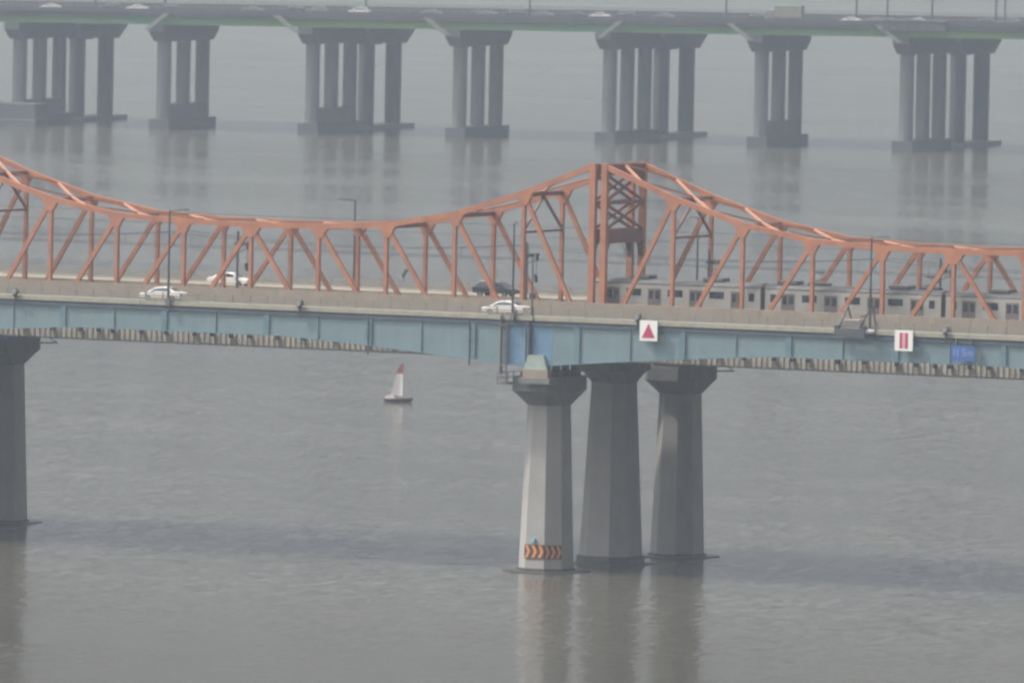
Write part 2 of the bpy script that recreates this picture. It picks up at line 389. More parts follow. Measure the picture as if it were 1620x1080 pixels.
# orange trusses
HS = [33.4, 33.5, 33.9, 35.3, 37.7, 40.7]
ZB = 22.0; YN, YF = 0.0, 9.05
def truss(xs0, label, bright):
    t = thing('truss_span', label, 'bridge truss', group='orange railway trusses')
    X = [xs0 + P*i for i in range(11)]
    Z = [HS[abs(i-5)] for i in range(11)]
    for yi, y in enumerate((YN, YF)):
        for i in range(10):
            MB().beam((X[i], y, Z[i]), (X[i+1], y, Z[i+1]), 0.46, 0.54).obj('top_chord', ORANGE, t)
        MB().box(X[0]-0.25, X[10]+0.25, y-0.25, y+0.25, ZB-0.3, ZB+0.3).obj('bottom_chord', ORANGE, t)
        for i in range(11):
            end = i in (0, 10)
            wx, wy = (0.62, 0.62) if end else (0.36, 0.46)
            MB().box(X[i]-wx/2, X[i]+wx/2, y-wy/2, y+wy/2, 20.98 if end else ZB+0.3, Z[i]+(0.28 if end else -0.2)).obj('post', ORANGE, t)
        for i in range(11):
            if 0 < i <= 5: MB().beam((X[i], y, Z[i]-0.15), (X[i-1], y, ZB), 0.40, 0.42).obj('diagonal', ORANGE, t)
            if 5 <= i < 10: MB().beam((X[i], y, Z[i]-0.15), (X[i+1], y, ZB), 0.40, 0.42).obj('diagonal', ORANGE, t)
        # gusset plates hanging under the chord
        for i in range(1, 10):
            dl, dr = (0.72, 0.42) if i < 5 else ((0.42, 0.72) if i > 5 else (0.78, 0.78))
            sl_ = (Z[i]-Z[i-1])/P; sr = (Z[i+1]-Z[i])/P
            poly = [(X[i]-dl-0.35, Z[i]-sl_*(dl+.35)-0.24), (X[i]+dr+0.35, Z[i]+sr*(dr+.35)-0.24), (X[i]+dr*0.55, Z[i]-1.25), (X[i]-dl*0.55, Z[i]-1.25)]
            MB().prism(poly, y-0.26, y+0.26).obj('gusset_plate', ORANGE, t)
    ym = (YN+YF)/2
    for i in range(11):
        end = i in (0, 10)
        if not end:
            MB().box(X[i]-0.2, X[i]+0.2, YN+0.27, YF-0.27, Z[i]-0.38, Z[i]+0.06).obj('cross_strut', ORANGE_D, t)
        MB().box(X[i]-0.2, X[i]+0.2, YN+0.26, YF-0.26, 23.9, 24.88).obj('floor_beam', ORANGE_D, t)
    for i in range(10):
        xm = (X[i]+X[i+1])/2; zm = (Z[i]+Z[i+1])/2
        for a, b in (((X[i], ym, Z[i]), (xm, YN+0.25, zm)), ((X[i], ym, Z[i]), (xm, YF-0.25, zm)),
                     ((xm, YN+0.25, zm), (X[i+1], ym, Z[i+1])), ((xm, YF-0.25, zm), (X[i+1], ym, Z[i+1]))):
            MB().beam(Vector(a)+Vector((0, 0, 0.12)), Vector(b)+Vector((0, 0, 0.12)), 0.26, 0.18).obj('lateral_brace', PALE_OR, t)
    # sway frames on the tall nodes
    for i in (1, 9):
        zz = 33.7
        MB().beam((X[i], ym, Z[i]-0.4), (X[i], YN+0.2, zz+0.3), 0.22, 0.24).obj('sway_brace', ORANGE_D, t)
        MB().beam((X[i], ym, Z[i]-0.4), (X[i], YF-0.2, zz+0.3), 0.22, 0.24).obj('sway_brace', ORANGE_D, t)
        MB().box(X[i]-0.1, X[i]+0.1, YN+0.23, YF-0.23, zz-0.12, zz+0.12).obj('sway_strut', ORANGE_D, t)
    # portals at both ends
    for i in (0, 10):
        x = X[i]
        MB().box(x-0.25, x+0.25, YN+0.31, YF-0.31, Z[i]-0.9, Z[i]+0.2).obj('portal_head', ORANGE_D, t)
        MB().box(x-0.15, x+0.15, YN+0.31, YF-0.31, 36.8, 37.15).obj('portal_strut', ORANGE_D, t)
        MB().box(x-0.25, x+0.25, YN+0.31, YF-0.31, 32.85, 34.25).obj('portal_beam', ORANGE_D, t)
        for za, zb in ((34.25, 36.8), (37.15, Z[i]-0.9)):
            MB().beam((x-0.06, YN+0.3, za), (x-0.06, YF-0.3, zb), 0.22, 0.28).obj('portal_brace', ORANGE_D, t)
            MB().beam((x+0.06, YN+0.3, zb), (x+0.06, YF-0.3, za), 0.22, 0.28).obj('portal_brace', ORANGE_D, t)
        for s, yy in ((1, YN+0.31), (-1, YF-0.31)):
            MB().add([(x-.12, yy, 32.85), (x-.12, yy+s*0.9, 32.85), (x-.12, yy, 31.4), (x+.12, yy, 32.85), (x+.12, yy+s*0.9, 32.85), (x+.12, yy, 31.4)],
                     [(0,1,2), (5,4,3), (0,3,4,1), (1,4,5,2), (2,5,3,0)]).obj('knee_plate', ORANGE_D, t)
    return t
truss(-G - 10*P, 'orange steel truss span on the left, sagging from the tall portal down to the middle', 0)
truss(G, 'orange steel truss span on the right with the silver train running inside it', 0)

# ---------------------------------------------------------------- piers in the water
def pier(cx, cy, kind, label):
    t = thing('bridge_pier', label, 'bridge pier', (cx, cy, 0), group='concrete piers of the orange bridge')
    if kind == 'mid':
        a0, b0, c0, a1, b1, c1, zn, zt = 5.6, 6.4, 1.5, 4.0, 4.6, 1.1, 18.55, 20.6
    else:
        a0, b0, c0, a1, b1, c1, zn, zt = 4.85, 5.5, 1.35, 3.8, 4.4, 1.1, 16.8, 19.75
    MB().loft([octa(0, 0, a0, b0, c0, 0.35), octa(0, 0, a1, b1, c1, zn)]).obj('column', CONC, t, bevel=0.03)
    if kind == 'mid':
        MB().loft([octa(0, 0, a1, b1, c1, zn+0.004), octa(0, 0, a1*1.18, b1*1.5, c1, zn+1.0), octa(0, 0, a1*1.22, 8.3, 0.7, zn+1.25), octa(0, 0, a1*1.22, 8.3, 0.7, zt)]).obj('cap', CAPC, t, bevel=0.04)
        for yy in (-4.5, 4.5): MB().box(-1.5, 1.5, yy*0.85-0.5, yy*0.85+0.5, zt, 20.9).obj('bearing', DSTEEL, t)
    else:
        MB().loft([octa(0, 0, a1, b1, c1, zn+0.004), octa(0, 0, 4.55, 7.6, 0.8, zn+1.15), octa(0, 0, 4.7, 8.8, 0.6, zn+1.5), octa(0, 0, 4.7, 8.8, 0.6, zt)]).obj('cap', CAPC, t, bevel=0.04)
        off = -0.2 if cy < 0 else -1.2
        for yy in (-3.3+off*0, -1.1, 1.1, 3.3):
            for xx in (-0.9, 1.2):
                MB().box(xx-0.5, xx+0.5, yy-0.42, yy+0.42, zt+0.003, zt+0.5).obj('bearing', CAPC, t)
                MB().box(xx-0.32, xx+0.32, yy-0.3, yy+0.3, zt+0.503, 20.86).obj('bearing_pad', DSTEEL, t)
    MB().loft([octa(0, 0, a0+0.5, b0+0.5, c0+.1, -2), octa(0, 0, a0+0.4, b0+0.4, c0+.1, 0.9 if kind == 'mid' else 0.345)]).obj('wet_band', WETC, t)
    MB().loft([octa(0, 0, 7.6, 8.4, 1.9, -2), octa(0, 0, 7.6, 8.4, 1.9, 0.12)]).obj('base_slab', WETC, t)
    return t
C1, C2, C3 = -10.7, 4.5, 20.5
PIER1 = pier(0, C1, 'side', 'nearest concrete pier, the one with orange chevron boards low on its faces')
pier(0, C2, 'mid', 'thick middle concrete pier between the other two, under the tall orange portal')
pier(0, C3, 'side', 'concrete pier standing rightmost of the three beside each other')
pier(-SPAN, C3, 'side', 'concrete pier cut by the left edge of the photo')
pier(-SPAN, C2, 'mid', 'thick middle pier of the left row, just outside the left edge')
pier(-SPAN, C1, 'side', 'near pier of the left row, outside the left edge')

# fittings on the nearest pier
p = thing('bearing_pedestal', 'pale green tapered pedestal on the nearest pier cap in front of the blue girder', 'pedestal', (1.1, -16.0, 19.75))
MB().box(-1.4, 1.4, -0.45, 0.6, 0.004, 0.85).obj('plinth', BARR, p)
MB().prism([(-1.35, 0.855), (1.3, 0.855), (0.8, 2.3), (-0.85, 2.3)], -0.35, 0.08).obj('green_block', PEDG, p)
MB().box(-1.7, 1.7, -0.65, 1.2, -0.55, -0.003).obj('support_shelf', CAPC, p)
p = thing('access_platform', 'small railed steel platform hanging at the left end of the nearest pier cap', 'platform', (-2.6, -14.6, 18.95))
MB().box(-1.0, 0.25, -0.9, 4.6, 0.0, 0.1).obj('platform_floor', STEEL, p)
for xx, yy in ((-0.95, -0.85), (-0.95, 1.0), (-0.95, 2.8), (-0.95, 4.5), (0.2, -0.85)):
    MB().box(xx-0.035, xx+0.035, yy-0.035, yy+0.035, 0.1, 1.15).obj('platform_post', STEEL, p)
for z in (0.6, 1.12):
    MB().box(-0.98, -0.92, -0.85, 4.5, z, z+0.06).obj('platform_rail', STEEL, p)
    MB().box(-0.92, 0.2, -0.88, -0.82, z, z+0.06).obj('platform_rail', STEEL, p)
lad = thing('access_ladder', 'rusty brown caged ladder down the blue girder left of the nearest pier', 'ladder', (-2.55, -16.12, 19.05))
for xx in (-0.28, 0.28): MB().box(xx-0.05, xx+0.05, -0.05, 0.05, 0, 7.1).obj('ladder_rail', LADD, lad)
for i in range(20): MB().box(-0.23, 0.23, -0.03, 0.03, 0.2+i*0.35, 0.27+i*0.35).obj('rung', LADD, lad)
for i in range(7): MB().box(-0.36, 0.36, -0.42, -0.36, 0.9+i*1.0, 0.98+i*1.0).obj('cage_hoop', LADD, lad)
MB().box(-0.36, -0.28, -0.36, -0.06, 0.9, 7.0).obj('cage_side', LADD, lad)
gl = thing('cap_walkway_light', 'dark bracket arm sticking out from the right end of the nearest pier cap', 'bracket', (2.4, -6.0, 19.3))
MB().beam((0, 0, 0), (1.6, 1.1, 0.05), 0.12, 0.14).obj('arm', DSTEEL, gl)
MB().beam((1.6, 1.1, 0.05), (0.4, 0.3, 0.9), 0.09, 0.09).obj('strut', DSTEEL, gl)
for lx, ly, lz, lb in ((2.4, 24.8, 19.1, 'dark stub arm at the right end of the rightmost pier cap'), (-SPAN+2.4, 24.9, 19.0, 'dark stub arm on the left edge pier cap')):
    g2 = dup(gl, (lx, ly-1.0, lz), 0, lb)
box = thing('blue_hanging_box', 'small dark blue box under the girder beside the left edge pier cap', 'box', (-SPAN+2.6, 16.3, 19.6))
MB().box(-0.3, 0.3, -0.3, 0.3, 0, 1.0).obj('box_body', mat('navy_paint', (0.05, 0.07, 0.22), 0.5), box)
MB().box(-0.06, 0.06, -0.06, 0.06, 1.0, 2.0).obj('hanger', DSTEEL, box)

def chevrons(t, w_, h_, n_):
    MB().box(-w_/2, w_/2, -0.04, 0.0, -h_/2, h_/2).obj('board', CHEVD, t)
    pw = w_/n_
    for i in range(n_):
        x = -w_/2 + pw*i + pw*0.06; a = pw*0.42; k = pw*0.42; hh = h_/2-0.06
        m = MB(); y0, y1 = -0.06, -0.043
        pts = [(x, -hh), (x+a, -hh), (x+a+k, 0), (x+a, hh), (x, hh), (x+k, 0)]
        m.prism([pts[0], pts[1], pts[2], pts[5]], y0, y1); m.prism([pts[5], pts[2], pts[3], pts[4]], y0, y1)
        m.obj('chevron', CHEVO, t)
t = thing('chevron_board', 'orange chevron board on the sunlit face of the nearest pier', 'warning sign', (-0.02, C1-2.75, 2.1), 0, 'chevron boards on the pier'); chevrons(t, 2.2, 1.4, 3); t.rotation_euler = (R(-2.0), 0, 0)
t = thing('chevron_board', 'dimmer orange chevron board on the shaded corner face of the nearest pier', 'warning sign', (1.72, C1-2.06, 2.05), R(45), 'chevron boards on the pier'); chevrons(t, 1.85, 1.4, 3)
t = thing('marker_light', 'light blue marker lamp box above the chevron board on the nearest pier', 'lamp', (-0.1, C1-2.72, 3.1))
MB().box(-0.22, 0.22, -0.3, 0.06, 0, 0.24).obj('lamp_body', LBLUE, t); MB().prism([(-0.15, 0.242), (0.2, 0.242), (0.14, 0.38), (0.0, 0.38)], -0.3, -0.02).obj('lamp_hood', LBLUE, t)
# drain pipes under the near girder
for xx, zb_, lb in ((-17.95, 21.35, 'dark drain pipe hanging below the blue girder, left one above the sailing boat'), (-6.5, 20.75, 'dark drain pipe hanging below the blue girder, next to the nearest pier')):
    t = thing('drain_pipe', lb, 'pipe', (xx, -16.02, 0), 0, 'drain pipes on the blue girder')
    MB().cyl((0, 0, zb_), (0, 0, 25.38), 0.09).obj('pipe', DSTEEL, t)
    for z in (23.2, 24.6): MB().box(-0.14, 0.14, -0.12, 0.2, z, z+0.1).obj('pipe_clamp', DSTEEL, t)
t = thing('drain_pipe', 'dark drain pipe down the dark blue panel above the nearest pier', 'pipe', (0.25, -16.1, 0), 0, 'drain pipes on the blue girder')
MB().cyl((0, 0, 21.9), (0, 0, 25.38), 0.17).obj('pipe', DSTEEL, t)
MB().box(-0.22, 0.22, -0.15, 0.3, 23.4, 23.5).obj('pipe_clamp', DSTEEL, t)

# ---------------------------------------------------------------- signs on the near edge
def panel_sign(x, z, w_, h_, label, cat='sign'):
    t = thing('bridge_sign', label, cat, (x, -16.6, z))
    MB().box(-w_/2, w_/2, -0.04, 0.04, -h_/2, h_/2).obj('sign_panel', WHITE, t)
    for xx in (-w_*0.3, w_*0.3): MB().box(xx-0.05, xx+0.05, 0.043, 0.35, -h_/2+0.1, h_/2+0.15).obj('sign_bracket', STEEL, t)
    return t
t = panel_sign(13.72, 25.02, 1.95, 2.05, 'white square sign with a solid red triangle, on the blue girder')
MB().prism([(-0.72, -0.72), (0.72, -0.72), (0.0, 0.72)], -0.065, -0.043).obj('triangle', SIGNR, t)
t = panel_sign(41.75, 25.1, 1.95, 2.05, 'white square sign with two upright red bars, right of the lamp post')
MB().box(-0.17, 0.17, -0.055, -0.043, -0.78, 0.78).obj('pale_bar', SIGNP, t)
for s in (-1, 1): MB().box(s*0.31-0.135, s*0.31+0.135, -0.062, -0.043, -0.78, 0.78).obj('red_bar', SIGNR, t)
t = thing('height_sign', 'blue board with faint pale figures hung on the girder near the right edge', 'sign', (48.2, -16.6, 24.06))
MB().box(-1.28, 1.28, -0.05, 0.05, -0.75, 0.75).obj('sign_panel', SIGNB, t)
for xx in (-0.8, 0.8): MB().box(xx-0.05, xx+0.05, 0.053, 0.35, -0.6, 1.5).obj('sign_bracket', STEEL, t)
def glyph(t, segs):
    for x, z, a, b in segs: MB().box(x, x+a, -0.068, -0.053, z, z+b).obj('figure', SIGNL, t)
glyph(t, [(-0.98, -0.28, 0.13, 0.72), (-0.62, -0.28, 0.13, 0.72), (-0.32, -0.28, 0.09, 0.14),
          (-0.1, 0.32, 0.42, 0.12), (-0.1, 0.04, 0.12, 0.28), (-0.1, 0.0, 0.42, 0.1), (0.2, -0.28, 0.12, 0.28), (-0.1, -0.28, 0.3, 0.1),
          (0.5, -0.28, 0.1, 0.5), (0.74, -0.28, 0.1, 0.5), (0.98, -0.28, 0.1, 0.5), (0.6, 0.14, 0.38, 0.1)])

# round fittings along the near kerb
pr = None
for xx, lb in ((-58.43, 'left of the first car'), (-25.67, 'between the left cars and the white car'), (12.35, 'beside the red triangle sign'), (46.13, 'left of the blue board at right')):
    lb = 'round grey navigation lamp on the curb ' + lb
    if pr is None:
        pr = thing('navigation_lamp', lb, 'lamp', (xx, -16.35, 26.35), 0, 'round lamps along the near curb')
        MB().cyl((0, -0.28, 0), (0, 0.1, 0), 0.36, 0.4, 16).obj('drum', STEEL, pr)
        MB().cyl((0, -0.31, 0), (0, -0.283, 0), 0.27, 0.27, 16).obj('lens', mat('dull_lens', (0.3, 0.32, 0.3), 0.4), pr)
        MB().box(-0.07, 0.07, -0.07, 0.07, -1.3, -0.4).obj('lamp_stem', DSTEEL, pr)
        MB().box(-0.25, 0.25, -0.1, 0.14, -0.48, -0.38).obj('lamp_foot', DSTEEL, pr)
    else: dup(pr, (xx, -16.35, 26.35), 0, lb)

# lamp posts
def lamp_post(x, y, label, arm, h=35.2, near=True):
    t = thing('lamp_post', label, 'lamp post', (x, y, 26.0), 0, 'street lamp posts on the orange bridge')
    MB().cyl((0, 0, 0.25), (0, 0, h-26.0), 0.14, 0.085, 8).obj('pole', DSTEEL, t)
    MB().box(-0.24, 0.24, -0.2, 0.2, -0.5, 0.25).obj('base', STEEL, t)
    MB().cyl((0, 0, h-26.05), (arm[0]*0.9, arm[1]*0.9, h-25.9), 0.05, 0.04, 6).obj('arm', DSTEEL, t)
    L = Vector((arm[0], arm[1], 0)).normalized()
    c = Vector((arm[0]*0.95, arm[1]*0.95, h-25.92))
    MB().beam(c - L*0.1, c + L*0.6, 0.26, 0.12).obj('lantern', STEEL, t)
    return t
lamp_post(-40.7, -16.35, 'tall thin lamp post on the near curb in front of the cream white car', (0.9, 1.5))
lamp_post(-1.6, -16.35, 'tall thin lamp post on the near curb at the white car above the nearest pier', (-0.5, 1.6))
lamp_post(37.9, -16.35, 'tall thin lamp post on the near curb at right beside the work platform', (1.25, 0.4))
lamp_post(-40.9, 26.3, 'lamp post on the far road behind the middle of the left truss', (-1.1, -0.6), 35.3)
lamp_post(-1.1, 26.3, 'lamp post on the far road behind the start of the train', (-0.3, -1.2), 34.8)
# CCTV pole
t = thing('camera_pole', 'thin dark pole with a small box just right of the white car', 'pole', (0.45, -16.1, 26.0))
MB().cyl((0, 0, 0), (0, 0, 5.9), 0.09, 0.06).obj('pole', DSTEEL, t); MB().box(-0.28, 0.28, -0.2, 0.2, 1.7, 2.25).obj('control_box', DSTEEL, t)
MB().box(-0.2, 0.2, -0.3, 0.3, -0.45, -0.02).obj('base', CURB, t)
t = thing('floodlight', 'small dark tilted floodlight on the far railing in the left truss', 'floodlight', (-35.0, 26.2, 26.9))
MB().cyl((0, 0, 0), (0, 0, 0.6), 0.06).obj('stem', DSTEEL, t); MB().beam((-0.12, 0, 0.55), (0.35, 0, 1.35), 0.3, 0.3).obj('lamp_head', mat('dark_green_metal', (0.04, 0.09, 0.06), 0.5), t)

# work platform at the right
t = thing('work_platform', 'dark grey work platform hooked over the near curb beside the right lamp post', 'work platform', (36.15, -16.6, 25.2))
MB().box(-1.85, 1.45, -0.35, 0.25, 0.0, 0.12).obj('platform_floor', STEEL, t)
MB().box(-1.85, 1.45, -0.38, -0.32, 0.12, 0.85).obj('toe_board', mat('slate_tarp', (0.075, 0.095, 0.105), 0.8), t)
MB().box(-1.85, -1.45, -0.36, 0.2, 0.853, 1.15).obj('side_block', DSTEEL, t)
MB().box(1.0, 1.45, -0.36, 0.2, 0.853, 1.15).obj('side_block', DSTEEL, t)
for a, b in (((-1.7, 0.35, 1.0), (-1.1, 1.2, 3.0)), ((-1.1, 1.2, 3.0), (-0.9, 2.2, 0.62)), ((0.55, 0.35, 1.0), (1.6, 1.2, 3.3)), ((1.6, 1.2, 3.3), (1.5, 2.4, 0.62)), ((0.7, 0.3, 2.0), (1.5, 0.6, 2.3))):
    MB().beam(a, b, 0.14, 0.16).obj('davit_arm', STEEL, t)
MB().box(-1.3, 0.5, 0.6, 1.8, 0.62, 1.75).obj('equipment_crate', RAILP, t, bevel=0.08)
t2 = thing('cable_reel', 'pale rounded cable cover at the foot of the right lamp post', 'cable cover', (38.0, -16.55, 25.75))
MB().cyl((-0.5, 0, 0), (0.55, 0, 0.12), 0.3, 0.22, 10).obj('cover', mat('pale_violet_metal', (0.42, 0.42, 0.48), 0.5), t2)

# ---------------------------------------------------------------- railway: masts, wires, train
pm = None
for xx, lb in ((-43.5, 'in the middle of the left truss'), (-10.2, 'left of the tall portal above the white car'), (10.4, 'over the front carriage'), (36.2, 'near the right edge behind the crossing diagonals')):
    lb = 'dark catenary mast with brackets ' + lb
    if pm is None:
        pm = thing('catenary_mast', lb, 'catenary mast', (xx, 4.5, 25.3), 0, 'catenary masts between the tracks')
        MB().box(-0.09, 0.09, -0.09, 0.09, 0, 7.2).obj('mast', DSTEEL, pm)
        for s in (-1, 1):
            MB().beam((0, 0, 5.9), (0.5, s*2.05, 5.95), 0.08, 0.08).obj('cantilever', DSTEEL, pm)
            MB().beam((0, 0, 5.0), (0.5, s*1.9, 5.4), 0.06, 0.06).obj('steady_arm', DSTEEL, pm)
            MB().cyl((0.12, s*0.35, 5.88), (0.26, s*0.9, 5.92), 0.16, 0.16, 8).obj('insulator', DSTEEL, pm)
        MB().beam((0, 0.05, 5.75), (1.15, 0.05, 5.75), 0.1, 0.12).obj('feeder_arm', DSTEEL, pm)
        MB().cyl((1.15, 0.05, 6.1), (1.15, 0.05, 5.3), 0.2, 0.14, 8).obj('insulator', DSTEEL, pm)
        MB().cyl((0.98, 0.05, 3.9), (1.1, 0.05, 3.1), 0.2, 0.18, 8).obj('weight', DSTEEL, pm)
        MB().cyl((1.08, 0.05, 3.9), (1.12, 0.05, 5.3), 0.035, 0.035, 6).obj('cable', DSTEEL, pm)
    else: dup(pm, (xx, 4.5, 25.3), 0, lb)
def wires(y, lb):
    t = thing('overhead_wire', lb, 'overhead wire')
    MB().beam((X0, y, 30.75), (X1, y, 30.75), 0.045, 0.045).obj('contact_wire', DSTEEL, t)
    m = MB(); xs = [X0 + i*2.6 for i in range(int((X1-X0)/2.6))]
    zf = lambda x: 31.35 + 0.9*abs(math.sin(math.pi*(x+10.2)/40))**0.0*(1-4*((((x+10.2)/40) % 1)*(1-((x+10.2)/40) % 1)))*1.0
    for a, b in zip(xs[:-1], xs[1:]): m.beam((a, y, zf(a)), (b, y, zf(b)), 0.045, 0.045)
    m.obj('messenger_wire', DSTEEL, t)
    for i, x in enumerate(xs):
        if i % 3 == 0: MB().box(x-0.015, x+0.015, y-0.015, y+0.015, 30.75, zf(x)).obj('dropper', DSTEEL, t)
wires(2.45, 'overhead wires over the near track, the pair above the train'); wires(6.6, 'overhead wires over the far track, behind the train')
t = thing('overhead_wire', 'single feeder wires strung high along the far truss', 'overhead wire')
for z in (32.9, 34.0): MB().beam((X0, 8.4, z), (X1, 8.4, z), 0.04, 0.04).obj('feeder_wire', DSTEEL, t)
t = thing('wire_hanger', 'small grey wire hanger and insulators below the dark portal beam', 'insulator hanger', (0.65, 5.6, 32.8))
for a, b, r in (((0, -1.2, 0), (0.3, -1.0, -1.2), 0.05), ((0.3, -1.0, -1.2), (0.4, 0.6, -1.5), 0.05), ((0.35, 0.5, -1.3), (0.35, 0.6, -2.2), 0.13), ((0, 0.7, 0), (0.35, 0.55, -1.3), 0.05), ((0.3, -0.9, -0.6), (0.3, -0.2, -0.9), 0.11)):
    MB().cyl(a, b, r, r, 6).obj('rod', STEEL, t)

def train():
    t = thing('train', 'silver commuter train running inside the right truss', 'train', (0, 2.45, 25.5))
    W2 = 1.45
    x0 = -1.4
    lens_ = [19.25, 19.5, 19.5, 19.5, 19.5]
    for ci, L in enumerate(lens_):
        cx = x0 + L/2
        prof = [(-W2, 0.95), (-W2, 3.45), (-1.2, 3.72), (-0.6, 3.86), (0.6, 3.86), (1.2, 3.72), (W2, 3.45), (W2, 0.95)]
        m = MB(); rings = []
        ends = [(-L/2, 1.0), (L/2, 1.0)]
        if ci == 0: ends = [(-L/2, 0.86), (-L/2+0.7, 1.0), (L/2, 1.0)]
        for xx, sc in ends: rings.append([(xx, y*sc, 0.95+(z-0.95)*(0.9 if sc < 1 else 1)) for y, z in prof])
        n = len(prof)
        m.loft(rings)
        car = m.obj('carriage', [TRAIN, TROOF], t, (cx, 0, 0))
        for pg in car.data.polygons:
            if pg.normal.z > 0.25: pg.material_index = 1
        MB().box(-L/2+0.3, L/2-0.3, -1.2, 1.2, 0.35, 0.945).obj('underframe', DSTEEL, car)
        MB().box(-L/2+0.05, L/2-0.05, -W2-0.02, -W2-0.002, 3.32, 3.46).obj('cantrail', TROOF, car)
        for s in (-1,):
            for k in range(4):
                dx = -7.2 + 4.77*k
                if ci == 0: dx = -6.9+4.65*k
                y = -W2
                MB().box(dx-0.74, dx+0.74, y-0.03, y-0.004, 1.05, 2.96).obj('door', TDOOR, car)
                for q in (-0.36, 0.36): MB().box(dx+q-0.24, dx+q+0.24, y-0.045, y-0.032, 1.9, 2.75).obj('door_pane', GLASS, car)
            for k in range(3):
                dx = -7.2 + 4.77*k + 2.385
                if ci == 0: dx = -6.9+4.65*k+2.32
                MB().box(dx-0.82, dx+0.82, -W2-0.03, -W2-0.004, 2.18, 2.88).obj('window', GLASS, car)
            for dx in ((-L/2+0.9, L/2-1.0) if ci else (L/2-1.0,)):
                MB().box(dx-0.3, dx+0.3, -W2-0.03, -W2-0.004, 2.05, 2.86).obj('window', GLASS, car)
        MB().box(7.3-0.55-0, 7.3+0.55, -W2-0.012, -W2-0.004, 1.25, 1.45).obj('name_stripe', mat('faded_teal', (0.2, 0.36, 0.33), 0.5) if 'faded_teal' not in MATS else MATS['faded_teal'], car)
        for dx in ((-4.2, 4.0) if ci != 1 else (-7.6, 4.8)):
            MB().box(dx-1.1, dx+1.1, -0.95, 0.95, 3.865, 4.22).obj('roof_unit', TROOF, car, bevel=0.06)
        if ci in (1,):
            pgraph(car, -4.6+0.2); pgraph(car, 7.9)
        for bx in (-L/2+2.8, L/2-2.8):
            bo = MB().box(bx-1.3, bx+1.3, -1.0, 1.0, 0.25, 0.62).obj('bogie', DSTEEL, car)
            bo.location.z = 0
        if ci < len(lens_)-1:
            MB().box(L/2+0.01, L/2+0.5, -1.15, 1.15, 1.0, 3.5).obj('gangway', DARK, car)
        x0 += L + 0.52
        if ci == 0:
            MB().box(-L/2-0.03, -L/2-0.005, -0.95, 0.95, 2.0, 3.0).obj('windscreen', GLASS, car)
    return t
def pgraph(car, x):
    m = MB(); z = 3.87
    for s in (-0.6, 0.6):
        m.beam((x-0.9, s, z+0.25), (x+0.7, s*0.8, z+0.72), 0.06, 0.06); m.beam((x+0.7, s*0.8, z+0.72), (x, s*0.6, z+1.28), 0.05, 0.05)
    m.box(x-1.0, x+1.1, -0.65, 0.65, z, z+0.22)
    m.box(x-0.35, x-0.2, -0.85, 0.85, z+1.27, z+1.34); m.box(x+0.2, x+0.35, -0.85, 0.85, z+1.27, z+1.34)
    m.box(x-0.4, x+0.4, -0.06, 0.06, z+1.22, z+1.27)
    m.obj('pantograph', DSTEEL, car)
train()

